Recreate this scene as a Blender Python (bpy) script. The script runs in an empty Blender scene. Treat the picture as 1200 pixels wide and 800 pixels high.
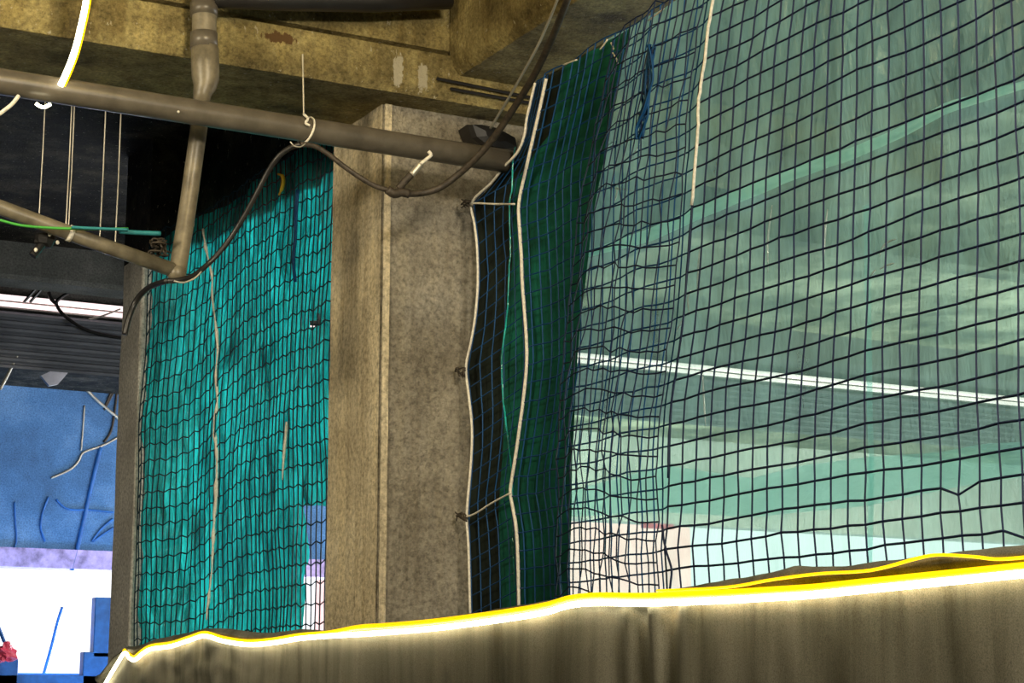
import bpy, math, random
from mathutils import Vector, noise as mnoise
rnd = random.Random(7)
C = bpy.context.scene.collection
sc = bpy.context.scene

# ------------------------------------------------------------------ camera
F_PX = 2222.0
PITCH = math.atan(430 / F_PX)
YAW = math.atan(1220 / math.hypot(F_PX, 430))
EYE = Vector((0, 0, 1.5))
FWD = Vector((math.sin(YAW) * math.cos(PITCH), math.cos(YAW) * math.cos(PITCH), math.sin(PITCH)))
RGT = Vector((math.cos(YAW), -math.sin(YAW), 0))
UPV = RGT.cross(FWD)
cam = bpy.data.cameras.new('camera')
camo = bpy.data.objects.new('camera', cam)
C.objects.link(camo)
cam.sensor_width = 36
cam.lens = F_PX / 1200 * 36
camo.location = EYE
camo.rotation_euler = FWD.to_track_quat('-Z', 'Y').to_euler()
sc.camera = camo


def _ray(px, py):
    return RGT * (px - 600) + UPV * (400 - py) + FWD * F_PX


def atX(px, py, c):
    d = _ray(px, py); return EYE + d * (c / d.x)


def atY(px, py, c):
    d = _ray(px, py); return EYE + d * (c / d.y)


def atZ(px, py, c):
    d = _ray(px, py); return EYE + d * ((c - 1.5) / d.z)


# ------------------------------------------------------------------ world, light, exposure
sc.view_settings.view_transform = 'Standard'
sc.view_settings.look = 'None'
sc.view_settings.gamma = 1
sc.view_settings.use_curve_mapping = False
sc.view_settings.exposure = 0.15
sc.cycles.max_bounces = 8
sc.cycles.transparent_max_bounces = 24
sc.cycles.sample_clamp_indirect = 4
sc.cycles.caustics_reflective = False
sc.cycles.caustics_refractive = False
w = bpy.data.worlds.new('overcast_sky'); sc.world = w; w.use_nodes = True
w.node_tree.nodes['Background'].inputs[0].default_value = (0.93, 0.96, 1.0, 1)
w.node_tree.nodes['Background'].inputs[1].default_value = 1.6


def area(name, loc, target, sx, sy, power, col):
    l = bpy.data.lights.new(name, 'AREA'); l.shape = 'RECTANGLE'
    l.size = sx; l.size_y = sy; l.energy = power; l.color = col
    o = bpy.data.objects.new(name, l); C.objects.link(o)
    o.location = loc
    o.rotation_euler = (Vector(target) - Vector(loc)).to_track_quat('-Z', 'Y').to_euler()
    return o


def point(name, loc, power, col, r=0.1):
    l = bpy.data.lights.new(name, 'POINT'); l.energy = power; l.color = col; l.shadow_soft_size = r
    o = bpy.data.objects.new(name, l); C.objects.link(o); o.location = loc
    return o


# daylight at the far opening, then fill lights added in the far hall
area('daylight_far_opening', (13, 21.6, 2.6), (7, 11, 3.8), 14, 1.6, 950, (0.90, 0.97, 1.0))
area('added_side_fill', (16, 9, 1.6), (8, 8, 5.2), 10, 2.4, 620, (0.93, 0.98, 1.0))  # added unseen light that backlights the film and brightens the slab
area('blue_haze_fill', (5.5, 20.9, 1.0), (5.8, 22, 3.4), 4, 0.6, 150, (0.3, 0.6, 1.0))  # added blue lamp that tints the far wall like haze
area('pale_wall_fill', (13, 17.2, 4.3), (13, 22, 4.4), 16, 0.3, 420, (1.0, 0.93, 0.9))  # added light that brightens the pale far wall
# warm light of the near room: a beam lamp and added fills
point('warm_lamp_beam', (2.3, 5.6, 4.75), 62, (1.0, 0.74, 0.30), 0.15)
area('warm_room_fill', (2.3, -0.8, 4.3), (3.9, 8, 3.0), 1.2, 0.5, 430, (1.0, 0.88, 0.68))  # added unseen fill for the column front
sn = bpy.data.lights.new('outdoor_sun', 'SUN'); sn.energy = 4.0; sn.angle = 0.02; sn.color = (1.0, 0.95, 0.88)
sno = bpy.data.objects.new('outdoor_sun', sn); C.objects.link(sno); sno.rotation_euler = Vector((-0.25, 1.0, -0.9)).to_track_quat('-Z', 'Y').to_euler()
sl = bpy.data.lights.new('warm_spot_fill', 'SPOT'); sl.energy = 620; sl.color = (1.0, 0.86, 0.60); sl.spot_size = math.radians(50); sl.spot_blend = 0.8; sl.shadow_soft_size = 0.4  # added unseen spot that brightens the column's inner face
so = bpy.data.objects.new('warm_spot_fill', sl); C.objects.link(so); so.location = (-1.4, 5.6, 4.2)
so.rotation_euler = (Vector((3.6, 9.2, 3.2)) - Vector(so.location)).to_track_quat('-Z', 'Y').to_euler()

# ------------------------------------------------------------------ material helpers


def new_mat(name):
    m = bpy.data.materials.new(name); m.use_nodes = True
    nt = m.node_tree
    return m, nt, nt.nodes['Principled BSDF'], nt.nodes['Material Output']


def N(nt, t, **kw):
    n = nt.nodes.new(t)
    for k, v in kw.items():
        setattr(n, k, v)
    return n


def noise_n(nt, scale, detail=4, rough=0.6, vec=None, mapscale=None, dist=0.0):
    t = N(nt, 'ShaderNodeTexNoise')
    t.inputs['Scale'].default_value = scale; t.inputs['Detail'].default_value = detail
    t.inputs['Roughness'].default_value = rough; t.inputs['Distortion'].default_value = dist
    g = N(nt, 'ShaderNodeNewGeometry')
    src = g.outputs['Position'] if vec is None else vec
    if mapscale:
        mp = N(nt, 'ShaderNodeMapping'); mp.inputs['Scale'].default_value = mapscale
        nt.links.new(src, mp.inputs['Vector']); src = mp.outputs['Vector']
    nt.links.new(src, t.inputs['Vector'])
    return t


def ramp(nt, src, stops):
    r = N(nt, 'ShaderNodeValToRGB')
    while len(r.color_ramp.elements) < len(stops):
        r.color_ramp.elements.new(0.5)
    for e, (p, c) in zip(r.color_ramp.elements, stops):
        e.position = p; e.color = (*c, 1) if len(c) == 3 else c
    nt.links.new(src, r.inputs[0])
    return r


def mixc(nt, fac, a, b, mode='MIX'):
    m = N(nt, 'ShaderNodeMix', data_type='RGBA', blend_type=mode)
    for sock, v in ((m.inputs[0], fac), (m.inputs[6], a), (m.inputs[7], b)):
        if isinstance(v, (int, float)):
            sock.default_value = v
        elif isinstance(v, tuple):
            sock.default_value = (*v, 1) if len(v) == 3 else v
        else:
            nt.links.new(v, sock)
    return m.outputs[2]


def bump(nt, bsdf, h, strength, dist=0.02):
    b = N(nt, 'ShaderNodeBump'); b.inputs['Strength'].default_value = strength; b.inputs['Distance'].default_value = dist
    nt.links.new(h, b.inputs['Height']); nt.links.new(b.outputs[0], bsdf.inputs['Normal'])
    return b


def concrete(name, dark, mid, light, scale=2.5, bs=0.5, streak=0.0, spots=0.0, spotcol=(0.6, 0.57, 0.5), patches=(), fine=60):
    m, nt, b, out = new_mat(name)
    n1 = noise_n(nt, scale, 8, 0.65)
    col = ramp(nt, n1.outputs[0], [(0.32, dark), (0.5, mid), (0.68, light)]).outputs[0]
    n2 = noise_n(nt, fine, 5, 0.7)
    g = ramp(nt, n2.outputs[0], [(0.3, (0.35, 0.35, 0.35)), (0.52, (1, 1, 1)), (0.68, (1.35, 1.35, 1.35))]).outputs[0]
    col = mixc(nt, 0.8, col, g, 'MULTIPLY')
    if streak:
        n3 = noise_n(nt, 14, 4, 0.6, mapscale=(1, 1, 0.05))
        s = ramp(nt, n3.outputs[0], [(0.35, (0.62, 0.56, 0.45)), (0.5, (1, 1, 1)), (0.65, (1.22, 1.18, 1.05))]).outputs[0]
        col = mixc(nt, streak, col, s, 'MULTIPLY')
    if spots:
        n4 = noise_n(nt, 34, 3, 0.7, mapscale=(1, 1, 0.6))
        s = ramp(nt, n4.outputs[0], [(0.655, (0, 0, 0)), (0.69, (1, 1, 1))]).outputs[0]
        mm = N(nt, 'ShaderNodeMath', operation='MULTIPLY'); nt.links.new(s, mm.inputs[0]); mm.inputs[1].default_value = spots
        col = mixc(nt, mm.outputs[0], col, spotcol)
    for (p, sz, c, amp) in patches:       # paint splashes and damp stains with a shape of their own
        g_ = N(nt, 'ShaderNodeNewGeometry')
        s1 = N(nt, 'ShaderNodeVectorMath', operation='SUBTRACT'); nt.links.new(g_.outputs['Position'], s1.inputs[0]); s1.inputs[1].default_value = p
        s2 = N(nt, 'ShaderNodeVectorMath', operation='MULTIPLY'); nt.links.new(s1.outputs[0], s2.inputs[0]); s2.inputs[1].default_value = tuple(1 / q for q in sz)
        ln = N(nt, 'ShaderNodeVectorMath', operation='LENGTH'); nt.links.new(s2.outputs[0], ln.inputs[0])
        nn = noise_n(nt, 30, 5, 0.75, mapscale=(1, 1, 0.4))
        ad = N(nt, 'ShaderNodeMath', operation='MULTIPLY_ADD'); nt.links.new(nn.outputs[0], ad.inputs[0]); ad.inputs[1].default_value = amp
        nt.links.new(ln.outputs['Value'], ad.inputs[2])
        r_ = ramp(nt, ad.outputs[0], [(0.0, (1, 1, 1)), (0.94, (1, 1, 1)), (1.0, (0, 0, 0))])
        # shift so that length + amp*noise ~ 1 marks the edge
        ad.use_clamp = False
        col = mixc(nt, r_.outputs[0], col, c)
    nt.links.new(col, b.inputs['Base Color'])
    b.inputs['Roughness'].default_value = 0.9
    b.inputs['Specular IOR Level'].default_value = 0.2
    add = N(nt, 'ShaderNodeMath', operation='ADD')
    nb = noise_n(nt, fine * 0.7, 6, 0.75)
    nt.links.new(n1.outputs[0], add.inputs[0]); nt.links.new(nb.outputs[0], add.inputs[1])
    bump(nt, b, add.outputs[0], bs, 0.04)
    return m


def plain(name, col, rough=0.6, metal=0.0, var=0.25, scale=8, spec=0.4, bs=0.15):
    m, nt, b, out = new_mat(name)
    n = noise_n(nt, scale, 5, 0.65)
    lo = tuple(c * (1 - var) for c in col); hi = tuple(min(1, c * (1 + var)) for c in col)
    r = ramp(nt, n.outputs[0], [(0.3, lo), (0.7, hi)])
    nt.links.new(r.outputs[0], b.inputs['Base Color'])
    b.inputs['Roughness'].default_value = rough; b.inputs['Metallic'].default_value = metal
    b.inputs['Specular IOR Level'].default_value = spec
    if bs: bump(nt, b, n.outputs[0], bs, 0.01)
    return m


def glow(name, col, strength):
    m, nt, b, out = new_mat(name)
    b.inputs['Base Color'].default_value = (*col, 1)
    b.inputs['Emission Color'].default_value = (*col, 1)
    b.inputs['Emission Strength'].default_value = strength
    n = noise_n(nt, 90, 2)
    mm = N(nt, 'ShaderNodeMapRange'); nt.links.new(n.outputs[0], mm.inputs[0])
    mm.inputs[3].default_value = strength * 0.8; mm.inputs[4].default_value = strength * 1.2
    nt.links.new(mm.outputs[0], b.inputs['Emission Strength'])
    return m


def film(name, base, trans_col, transp, gloss=0.08, grough=0.25, streak=(1, 1, 1), sscale=3.0, lo=0.6, hi=1.2, bs=0.4, clear_noise=0.0, coarse=0.0):
    """thin cloth or plastic: part see-through, part scattering light from both sides"""
    m, nt, b, out = new_mat(name)
    nt.nodes.remove(b)
    n = noise_n(nt, sscale, 6, 0.65, mapscale=streak)
    r = ramp(nt, n.outputs[0], [(0.3, tuple(c * lo for c in base)), (0.7, tuple(min(1, c * hi) for c in base))])
    if coarse:      # coarse noise puts dark folds and lit patches into the colour
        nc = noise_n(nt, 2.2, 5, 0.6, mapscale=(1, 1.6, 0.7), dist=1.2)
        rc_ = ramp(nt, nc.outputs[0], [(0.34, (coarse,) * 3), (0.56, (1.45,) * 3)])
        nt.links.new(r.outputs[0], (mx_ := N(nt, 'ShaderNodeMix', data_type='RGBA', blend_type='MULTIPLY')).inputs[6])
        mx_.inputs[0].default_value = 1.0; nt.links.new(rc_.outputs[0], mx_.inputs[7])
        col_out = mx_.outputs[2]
    else:
        col_out = r.outputs[0]
    d = N(nt, 'ShaderNodeBsdfDiffuse'); t = N(nt, 'ShaderNodeBsdfTranslucent')
    tp = N(nt, 'ShaderNodeBsdfTransparent'); gl = N(nt, 'ShaderNodeBsdfGlossy')
    gl.inputs['Roughness'].default_value = grough
    gl.inputs['Color'].default_value = (0.9, 1, 0.97, 1)
    tp.inputs['Color'].default_value = (*trans_col, 1)
    nt.links.new(col_out, d.inputs[0]); nt.links.new(col_out, t.inputs[0])
    bn = noise_n(nt, sscale * 2.2, 6, 0.6, mapscale=streak, dist=0.4)
    bp = N(nt, 'ShaderNodeBump'); bp.inputs['Strength'].default_value = bs; bp.inputs['Distance'].default_value = 0.05
    nt.links.new(bn.outputs[0], bp.inputs['Height'])
    for s in (d, t, gl): nt.links.new(bp.outputs[0], s.inputs['Normal'])
    m1 = N(nt, 'ShaderNodeMixShader'); m1.inputs[0].default_value = 0.6
    nt.links.new(d.outputs[0], m1.inputs[1]); nt.links.new(t.outputs[0], m1.inputs[2])
    m2 = N(nt, 'ShaderNodeMixShader'); m2.inputs[0].default_value = gloss
    nt.links.new(m1.outputs[0], m2.inputs[1]); nt.links.new(gl.outputs[0], m2.inputs[2])
    m3 = N(nt, 'ShaderNodeMixShader'); m3.inputs[0].default_value = transp
    if clear_noise:
        mr = N(nt, 'ShaderNodeMapRange'); nt.links.new(n.outputs[0], mr.inputs[0])
        mr.inputs[1].default_value = 0.3; mr.inputs[2].default_value = 0.7
        mr.inputs[3].default_value = transp + clear_noise; mr.inputs[4].default_value = transp - clear_noise
        nt.links.new(mr.outputs[0], m3.inputs[0])
    nt.links.new(m2.outputs[0], m3.inputs[1]); nt.links.new(tp.outputs[0], m3.inputs[2])
    nt.links.new(m3.outputs[0], out.inputs['Surface'])
    return m


# ------------------------------------------------------------------ mesh helpers
class MB:
    def __init__(s): s.v = []; s.f = []

    def add(s, v, f):
        o = len(s.v); s.v += [tuple(p) for p in v]; s.f += [tuple(i + o for i in q) for q in f]; return s

    def box(s, a, b):
        x0, y0, z0 = a; x1, y1, z1 = b
        return s.add([(x0, y0, z0), (x1, y0, z0), (x1, y1, z0), (x0, y1, z0), (x0, y0, z1), (x1, y0, z1), (x1, y1, z1), (x0, y1, z1)],
                     [(0, 3, 2, 1), (4, 5, 6, 7), (0, 1, 5, 4), (1, 2, 6, 5), (2, 3, 7, 6), (3, 0, 4, 7)])

    def prism(s, prof, fn, a, b):
        """closed profile (p, q) swept from a to b; fn(p, q, t) -> point"""
        n = len(prof)
        return s.add([fn(p, q, t) for t in (a, b) for p, q in prof],
                     [tuple(range(n))[::-1], tuple(range(n, 2 * n))] + [(i, (i + 1) % n, n + (i + 1) % n, n + i) for i in range(n)])

    def tube(s, pts, r, n=8, cap=True):
        pts = [Vector(p) for p in pts]
        k = len(pts); rr = r if isinstance(r, (list, tuple)) else [r] * k
        t0 = (pts[1] - pts[0]).normalized()
        up = Vector((0, 0, 1)) if abs(t0.z) < 0.9 else Vector((1, 0, 0))
        a = t0.cross(up).normalized()
        vs = []
        for i, p in enumerate(pts):
            t = (pts[min(i + 1, k - 1)] - pts[max(i - 1, 0)])
            if t.length < 1e-9: t = t0
            t.normalize()
            a = (a - t * a.dot(t))
            a = a.normalized() if a.length > 1e-6 else t.orthogonal().normalized()
            b = t.cross(a)
            for j in range(n):
                q = 2 * math.pi * j / n
                vs.append(p + (a * math.cos(q) + b * math.sin(q)) * rr[i])
        fs = [(i * n + j, i * n + (j + 1) % n, (i + 1) * n + (j + 1) % n, (i + 1) * n + j) for i in range(k - 1) for j in range(n)]
        if cap: fs += [tuple(range(n))[::-1], tuple(range((k - 1) * n, k * n))]
        return s.add(vs, fs)

    def grid(s, fn, nu, nv):
        return s.add([fn(i / nu, j / nv) for j in range(nv + 1) for i in range(nu + 1)],
                     [(j * (nu + 1) + i, j * (nu + 1) + i + 1, (j + 1) * (nu + 1) + i + 1, (j + 1) * (nu + 1) + i) for j in range(nv) for i in range(nu)])

    def blob(s, c, r, seg=10, rings=6, jit=0.0):
        c = Vector(c); r = Vector(r) if not isinstance(r, (int, float)) else Vector((r, r, r))
        vs = []
        for i in range(rings + 1):
            th = math.pi * i / rings
            for j in range(seg):
                ph = 2 * math.pi * j / seg
                d = Vector((math.sin(th) * math.cos(ph), math.sin(th) * math.sin(ph), math.cos(th)))
                q = 1 + jit * mnoise.noise(d * 2.3 + c * 5)
                vs.append(c + Vector((d.x * r.x, d.y * r.y, d.z * r.z)) * q)
        return s.add(vs, [(i * seg + j, (i + 1) * seg + j, (i + 1) * seg + (j + 1) % seg, i * seg + (j + 1) % seg) for i in range(rings) for j in range(seg)])

    def build(s, name, mat, parent=None, smooth=False, bevel=0.0):
        me = bpy.data.meshes.new(name); me.from_pydata(s.v, [], s.f); me.update()
        if smooth: me.polygons.foreach_set('use_smooth', [True] * len(me.polygons))
        me.materials.append(mat)
        o = bpy.data.objects.new(name, me); C.objects.link(o)
        if parent is not None:
            o.parent = parent; o.matrix_parent_inverse = parent.matrix_world.inverted()
        if bevel:
            md = o.modifiers.new('bevel', 'BEVEL'); md.width = bevel; md.segments = 2; md.limit_method = 'ANGLE'
        return o


def thing(name, loc):
    o = bpy.data.objects.new(name, None); C.objects.link(o); o.location = loc
    o.matrix_world.translation = Vector(loc)
    return o


def tag(o, label, cat, group=None, kind=None):
    o['label'] = label; o['category'] = cat
    if group: o['group'] = group
    if kind: o['kind'] = kind
    return o


def struct(o, label=None):
    o['kind'] = 'structure'
    if label: o['label'] = label
    return o


def smooth_path(pts, sub=8):
    pts = [Vector(p) for p in pts]; out = []
    for i in range(len(pts) - 1):
        p0 = pts[max(i - 1, 0)]; p1 = pts[i]; p2 = pts[i + 1]; p3 = pts[min(i + 2, len(pts) - 1)]
        for k in range(sub):
            t = k / sub
            out.append(0.5 * ((2 * p1) + (p2 - p0) * t + (2 * p0 - 5 * p1 + 4 * p2 - p3) * t * t + (3 * p1 - p0 - 3 * p2 + p3) * t ** 3))
    out.append(pts[-1]); return out


def interp(tab, x):
    tab = sorted(tab)
    if x <= tab[0][0]: return tab[0][1]
    for (a, va), (b, vb) in zip(tab, tab[1:]):
        if x <= b: return va + (vb - va) * (x - a) / max(b - a, 1e-9)
    return tab[-1][1]


def ss(a, b, x):
    t = min(1, max(0, (x - a) / (b - a))); return t * t * (3 - 2 * t)


def nz(x, y=0.0, z=0.0): return mnoise.noise(Vector((x, y, z)))


# ------------------------------------------------------------------ materials
SPL = atY(466, 82, 7.76)
M = {}
M['beam'] = concrete('warm_lit_stained_concrete', (0.10, 0.075, 0.03), (0.36, 0.29, 0.12), (0.60, 0.50, 0.22), 3.6, 1.0, 0.6, 0.9, (0.60, 0.54, 0.36),  # yellow cast of the warm light is put into the colour
                     patches=((tuple(SPL), (0.06, 0.3, 0.2), (0.62, 0.56, 0.40), 1.1), (tuple(SPL + Vector((0.13, 0, -0.02))), (0.06, 0.3, 0.16), (0.6, 0.54, 0.38), 1.15),
                              (tuple(atY(327, 44, 7.76)), (0.2, 0.3, 0.06), (0.16, 0.09, 0.035), 1.1)))
M['column'] = concrete('rough_column_plaster', (0.26, 0.23, 0.175), (0.40, 0.36, 0.28), (0.50, 0.455, 0.36), 3.0, 1.0, 0.35, 0, fine=45)
M['farcolumn'] = concrete('smooth_grey_column_plaster', (0.48, 0.46, 0.42), (0.60, 0.58, 0.53), (0.70, 0.68, 0.62), 3.0, 0.5, 0.2, 0, fine=45)
M['colstain'] = concrete('streaked_column_plaster', (0.48, 0.41, 0.28), (0.60, 0.52, 0.36), (0.70, 0.62, 0.45), 2.0, 0.6, 0.5, 0, fine=45)
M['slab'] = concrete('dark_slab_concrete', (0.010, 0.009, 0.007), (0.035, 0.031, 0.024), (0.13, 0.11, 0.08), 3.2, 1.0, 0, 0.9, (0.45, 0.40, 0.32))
M['slablit'] = concrete('daylit_slab_concrete', (0.06, 0.065, 0.04), (0.34, 0.34, 0.22), (0.95, 0.88, 0.62), 1.3, 0.6, 0, 0.3)  # paler copy of the slab concrete; bounced daylight is put into its colour
M['floor'] = concrete('dusty_floor_concrete', (0.14, 0.14, 0.13), (0.25, 0.25, 0.23), (0.36, 0.35, 0.32), 1.0, 0.4)
M['fbeam'] = concrete('grey_far_beam_concrete', (0.10, 0.10, 0.09), (0.19, 0.19, 0.17), (0.30, 0.29, 0.26), 1.5, 0.4)
M['bluewall'] = concrete('haze_blue_wall', (0.06, 0.13, 0.26), (0.09, 0.22, 0.46), (0.17, 0.34, 0.62), 0.9, 0.3)  # blue lens haze is put into the wall colour
M['palewall'] = concrete('pale_far_wall_paint', (0.5, 0.55, 0.5), (0.72, 0.76, 0.7), (0.85, 0.87, 0.8), 0.8, 0.3)
M['pinkwall'] = plain('pinkish_lintel_paint', (0.42, 0.33, 0.62), 0.7, var=0.5, scale=9)
M['pipe'] = plain('dusty_grey_pipe_plastic', (0.09, 0.078, 0.06), 0.35, var=0.35, scale=7, spec=0.4)
M['pipe2'] = plain('dirty_brown_pipe_plastic', (0.15, 0.13, 0.09), 0.4, var=0.45, scale=12)
M['black'] = plain('black_cable_rubber', (0.012, 0.011, 0.011), 0.4, var=0.3, spec=0.5)
M['dirtycable'] = plain('dusty_cable_rubber', (0.045, 0.035, 0.025), 0.55, var=0.6, scale=40)
M['white'] = plain('dirty_white_rope_fibre', (0.72, 0.68, 0.58), 0.8, var=0.25, scale=60)
M['wire'] = plain('galvanised_wire', (0.48, 0.45, 0.38), 0.4, 0.6, var=0.2)
M['net'] = plain('dark_blue_net_cord', (0.002, 0.010, 0.045), 0.6, var=0.35, scale=5, spec=0.4, bs=0)
M['netblue'] = plain('bright_blue_net_cord', (0.003, 0.055, 0.17), 0.6, var=0.3, scale=5, spec=0.3, bs=0)
M['netdark'] = plain('dark_green_net_cord', (0.002, 0.02, 0.035), 0.6, var=0.3, scale=5, spec=0.3, bs=0)
M['cloth'] = film('green_shade_cloth_weave', (0.012, 0.52, 0.42), (0.02, 0.5, 0.4), 0.06, 0.12, 0.22, (1, 8, 0.6), 2.6, 0.15, 2.3, 1.0, 0.05, 0.35)  # dark folds and highlights are put into the streaked colour
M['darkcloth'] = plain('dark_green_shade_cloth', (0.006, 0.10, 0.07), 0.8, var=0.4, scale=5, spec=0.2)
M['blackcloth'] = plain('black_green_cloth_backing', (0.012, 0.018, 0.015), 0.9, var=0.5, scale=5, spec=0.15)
M['sheet'] = film('translucent_green_plastic_film', (0.45, 0.80, 0.68), (0.66, 0.88, 0.76), 0.60, 0.05, 0.2, (1, 2.0, 0.6), 1.6, 0.85, 1.15, 0.8, 0.12)
M['hem'] = film('doubled_green_film_edge', (0.55, 0.93, 0.82), (0.6, 0.9, 0.8), 0.30, 0.05, 0.3, (1, 1, 1), 2.0, 0.85, 1.1, 0.3)
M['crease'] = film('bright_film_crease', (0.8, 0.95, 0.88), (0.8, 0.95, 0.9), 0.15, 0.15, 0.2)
M['sheet2'] = film('cyan_lapped_film', (0.6, 1.0, 0.93), (0.72, 1.0, 0.97), 0.6, 0.06, 0.2, (1, 1.5, 3), 2.0, 0.9, 1.1, 0.4)
M['tarp'] = plain('grey_brown_tarpaulin', (0.15, 0.14, 0.105), 0.42, var=0.3, scale=4, spec=0.5, bs=0.3)
M['tarp'] = concrete('streaked_grey_brown_tarpaulin', (0.10, 0.095, 0.065), (0.19, 0.18, 0.135), (0.26, 0.245, 0.19), 1.6, 0.15, 0, 0, fine=260)
nt_ = M['tarp'].node_tree
for n_ in nt_.nodes:
    if n_.type == 'TEX_NOISE' and abs(n_.inputs['Scale'].default_value - 1.6) < 1e-4:
        mp_ = N(nt_, 'ShaderNodeMapping'); mp_.inputs['Scale'].default_value = (1, 3.2, 0.25)
        src_ = n_.inputs['Vector'].links[0].from_socket; nt_.links.new(src_, mp_.inputs['Vector']); nt_.links.new(mp_.outputs[0], n_.inputs['Vector'])
M['led'] = glow('white_led_core', (1.0, 0.90, 0.62), 12)
M['ledy'] = glow('yellow_led_sleeve', (1.0, 0.62, 0.0), 1.05)
M['tubelamp'] = glow('pinkish_tube_light', (1.0, 0.80, 0.80), 1.25)
M['ribbed'] = plain('ribbed_blue_grey_metal', (0.26, 0.27, 0.30), 0.45, 0.3, var=0.25, scale=3)
M['green'] = plain('green_cable_sheath', (0.06, 0.38, 0.05), 0.5, var=0.2)
M['teal'] = plain('teal_cable_tape', (0.02, 0.20, 0.22), 0.6, var=0.2)
M['red'] = plain('pink_red_plastic', (0.75, 0.06, 0.12), 0.4, var=0.4, scale=4)
M['peach'] = plain('pinkish_daylight_peach', (1.0, 0.55, 0.52), 0.9, var=0.15, scale=1.5)
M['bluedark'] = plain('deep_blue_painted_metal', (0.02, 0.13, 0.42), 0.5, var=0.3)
M['yellowtag'] = plain('yellow_plastic_scrap', (0.62, 0.42, 0.02), 0.5, var=0.2)

# ------------------------------------------------------------------ the building
o = MB().box((-5, -3, -0.2), (27, 22.3, 0)).build('floor', M['floor']); struct(o)
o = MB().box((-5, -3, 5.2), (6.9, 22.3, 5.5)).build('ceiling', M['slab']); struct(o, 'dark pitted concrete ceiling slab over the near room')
o = MB().box((6.9, -3, 5.2), (27, 22.3, 5.5)).build('ceiling', M['slablit']); struct(o, 'concrete ceiling slab with daylight put into its pale colour, seen through the green film')
o = MB().box((-5.3, -3, 0), (-5, 22.3, 5.5)).build('wall_left', M['fbeam']); struct(o)
o = MB().box((-5.3, -3.3, 0), (27, -3, 5.5)).build('wall_near', M['fbeam']); struct(o)
# parapet under the nets
o = MB().box((3.46, -3, 0), (3.59, 11.74, 1.74)).build('wall_right', M['fbeam']); struct(o, 'parapet wall under the tarpaulin')
# far wall: piers coloured with blue haze and lintels around a long bright opening
wf = thing('wall_far', (4, 22, 0)); struct(wf, 'far wall coloured blue to carry the haze, around a bright opening')
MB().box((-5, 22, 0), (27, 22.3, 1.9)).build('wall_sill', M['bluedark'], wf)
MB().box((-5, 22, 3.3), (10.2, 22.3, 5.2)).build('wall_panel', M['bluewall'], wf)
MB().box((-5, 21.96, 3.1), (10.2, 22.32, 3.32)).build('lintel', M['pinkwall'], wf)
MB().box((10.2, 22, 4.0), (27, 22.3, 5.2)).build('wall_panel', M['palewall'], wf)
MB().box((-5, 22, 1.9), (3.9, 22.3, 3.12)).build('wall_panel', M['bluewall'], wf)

# beams
def xbeam(name, Y0, Y1, zb, zt, xa, xb, mat, label):
    # profile in (y, z): chamfered lower edge, a shuttering groove and a set-back upper lift
    h = zt - zb
    prof = [(Y1, zb), (Y1, zt), (Y0 + 0.02, zt), (Y0 + 0.02, zb + 0.55 * h), (Y0 + 0.02, zb + 0.29 * h), (Y0 + 0.07, zb + 0.285 * h), (Y0 + 0.07, zb + 0.262 * h),
            (Y0, zb + 0.255 * h), (Y0, zb + 0.05 * h), (Y0 + 0.03, zb)]
    o = MB().prism(prof, lambda p, q, t: (t, p, q), xa, xb).build(name, mat)
    return struct(o, label)


xbeam('concrete_beam', 7.76, 8.45, 4.35, 5.2, -5, 6.9, M['beam'], 'stained concrete cross beam above the streaked column')
prof = [(4.27, 4.477), (4.27, 5.2), (3.85, 5.2), (3.85, 4.56), (3.87, 4.505), (3.90, 4.477)]
o = MB().prism(prof, lambda p, q, t: (p, t, q), -3, 7.77).build('concrete_beam', M['beam'])
struct(o, 'concrete beam coloured with warm yellow light running towards the viewer above the blue net')
# thin shuttering ribs under the junction of the two beams
mb = MB()
for (a, b) in (((512, 92), (640, 118)), ((528, 104), (640, 124))):
    mb.tube([atY(*a, 7.74), atY(*b, 7.74)], 0.008, 6)
o = mb.build('trim_1', M['black']); struct(o, 'dark shuttering gaps in the beam end')
prof2 = [(15.0, 4.93), (15.0, 5.2), (15.4, 5.2), (15.4, 4.93), (15.36, 4.90), (15.05, 4.90)]
o = MB().prism(prof2, lambda p, q, t: (t, p, q), -5, 27).build('concrete_beam', M['fbeam']); struct(o, 'pale far cross beam behind the hanging cables')
prof3 = [(7.0, 4.84), (7.0, 5.2), (7.35, 5.2), (7.35, 4.84), (7.32, 4.81), (7.03, 4.81)]
o = MB().prism(prof3, lambda p, q, t: (p, t, q), 2, 15.0).build('concrete_beam', M['fbeam']); struct(o, 'concrete beam seen through the green film')
for yy in (7.9, 11.4):
    o = MB().prism([(yy, 5.02), (yy, 5.2), (yy + 0.3, 5.2), (yy + 0.3, 5.02)], lambda p, q, t: (t, p, q), 7.35, 27).build('concrete_beam', M['slablit'])
    struct(o, 'shallow ceiling rib behind the green film')

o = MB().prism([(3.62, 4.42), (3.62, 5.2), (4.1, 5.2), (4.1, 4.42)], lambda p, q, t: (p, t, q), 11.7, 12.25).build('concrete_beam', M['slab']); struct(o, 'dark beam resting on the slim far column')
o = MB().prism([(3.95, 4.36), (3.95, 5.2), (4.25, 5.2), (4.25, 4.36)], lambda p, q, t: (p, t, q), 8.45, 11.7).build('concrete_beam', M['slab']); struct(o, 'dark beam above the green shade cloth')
# columns: plastered shafts with softened arrises and a slightly uneven face


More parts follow.
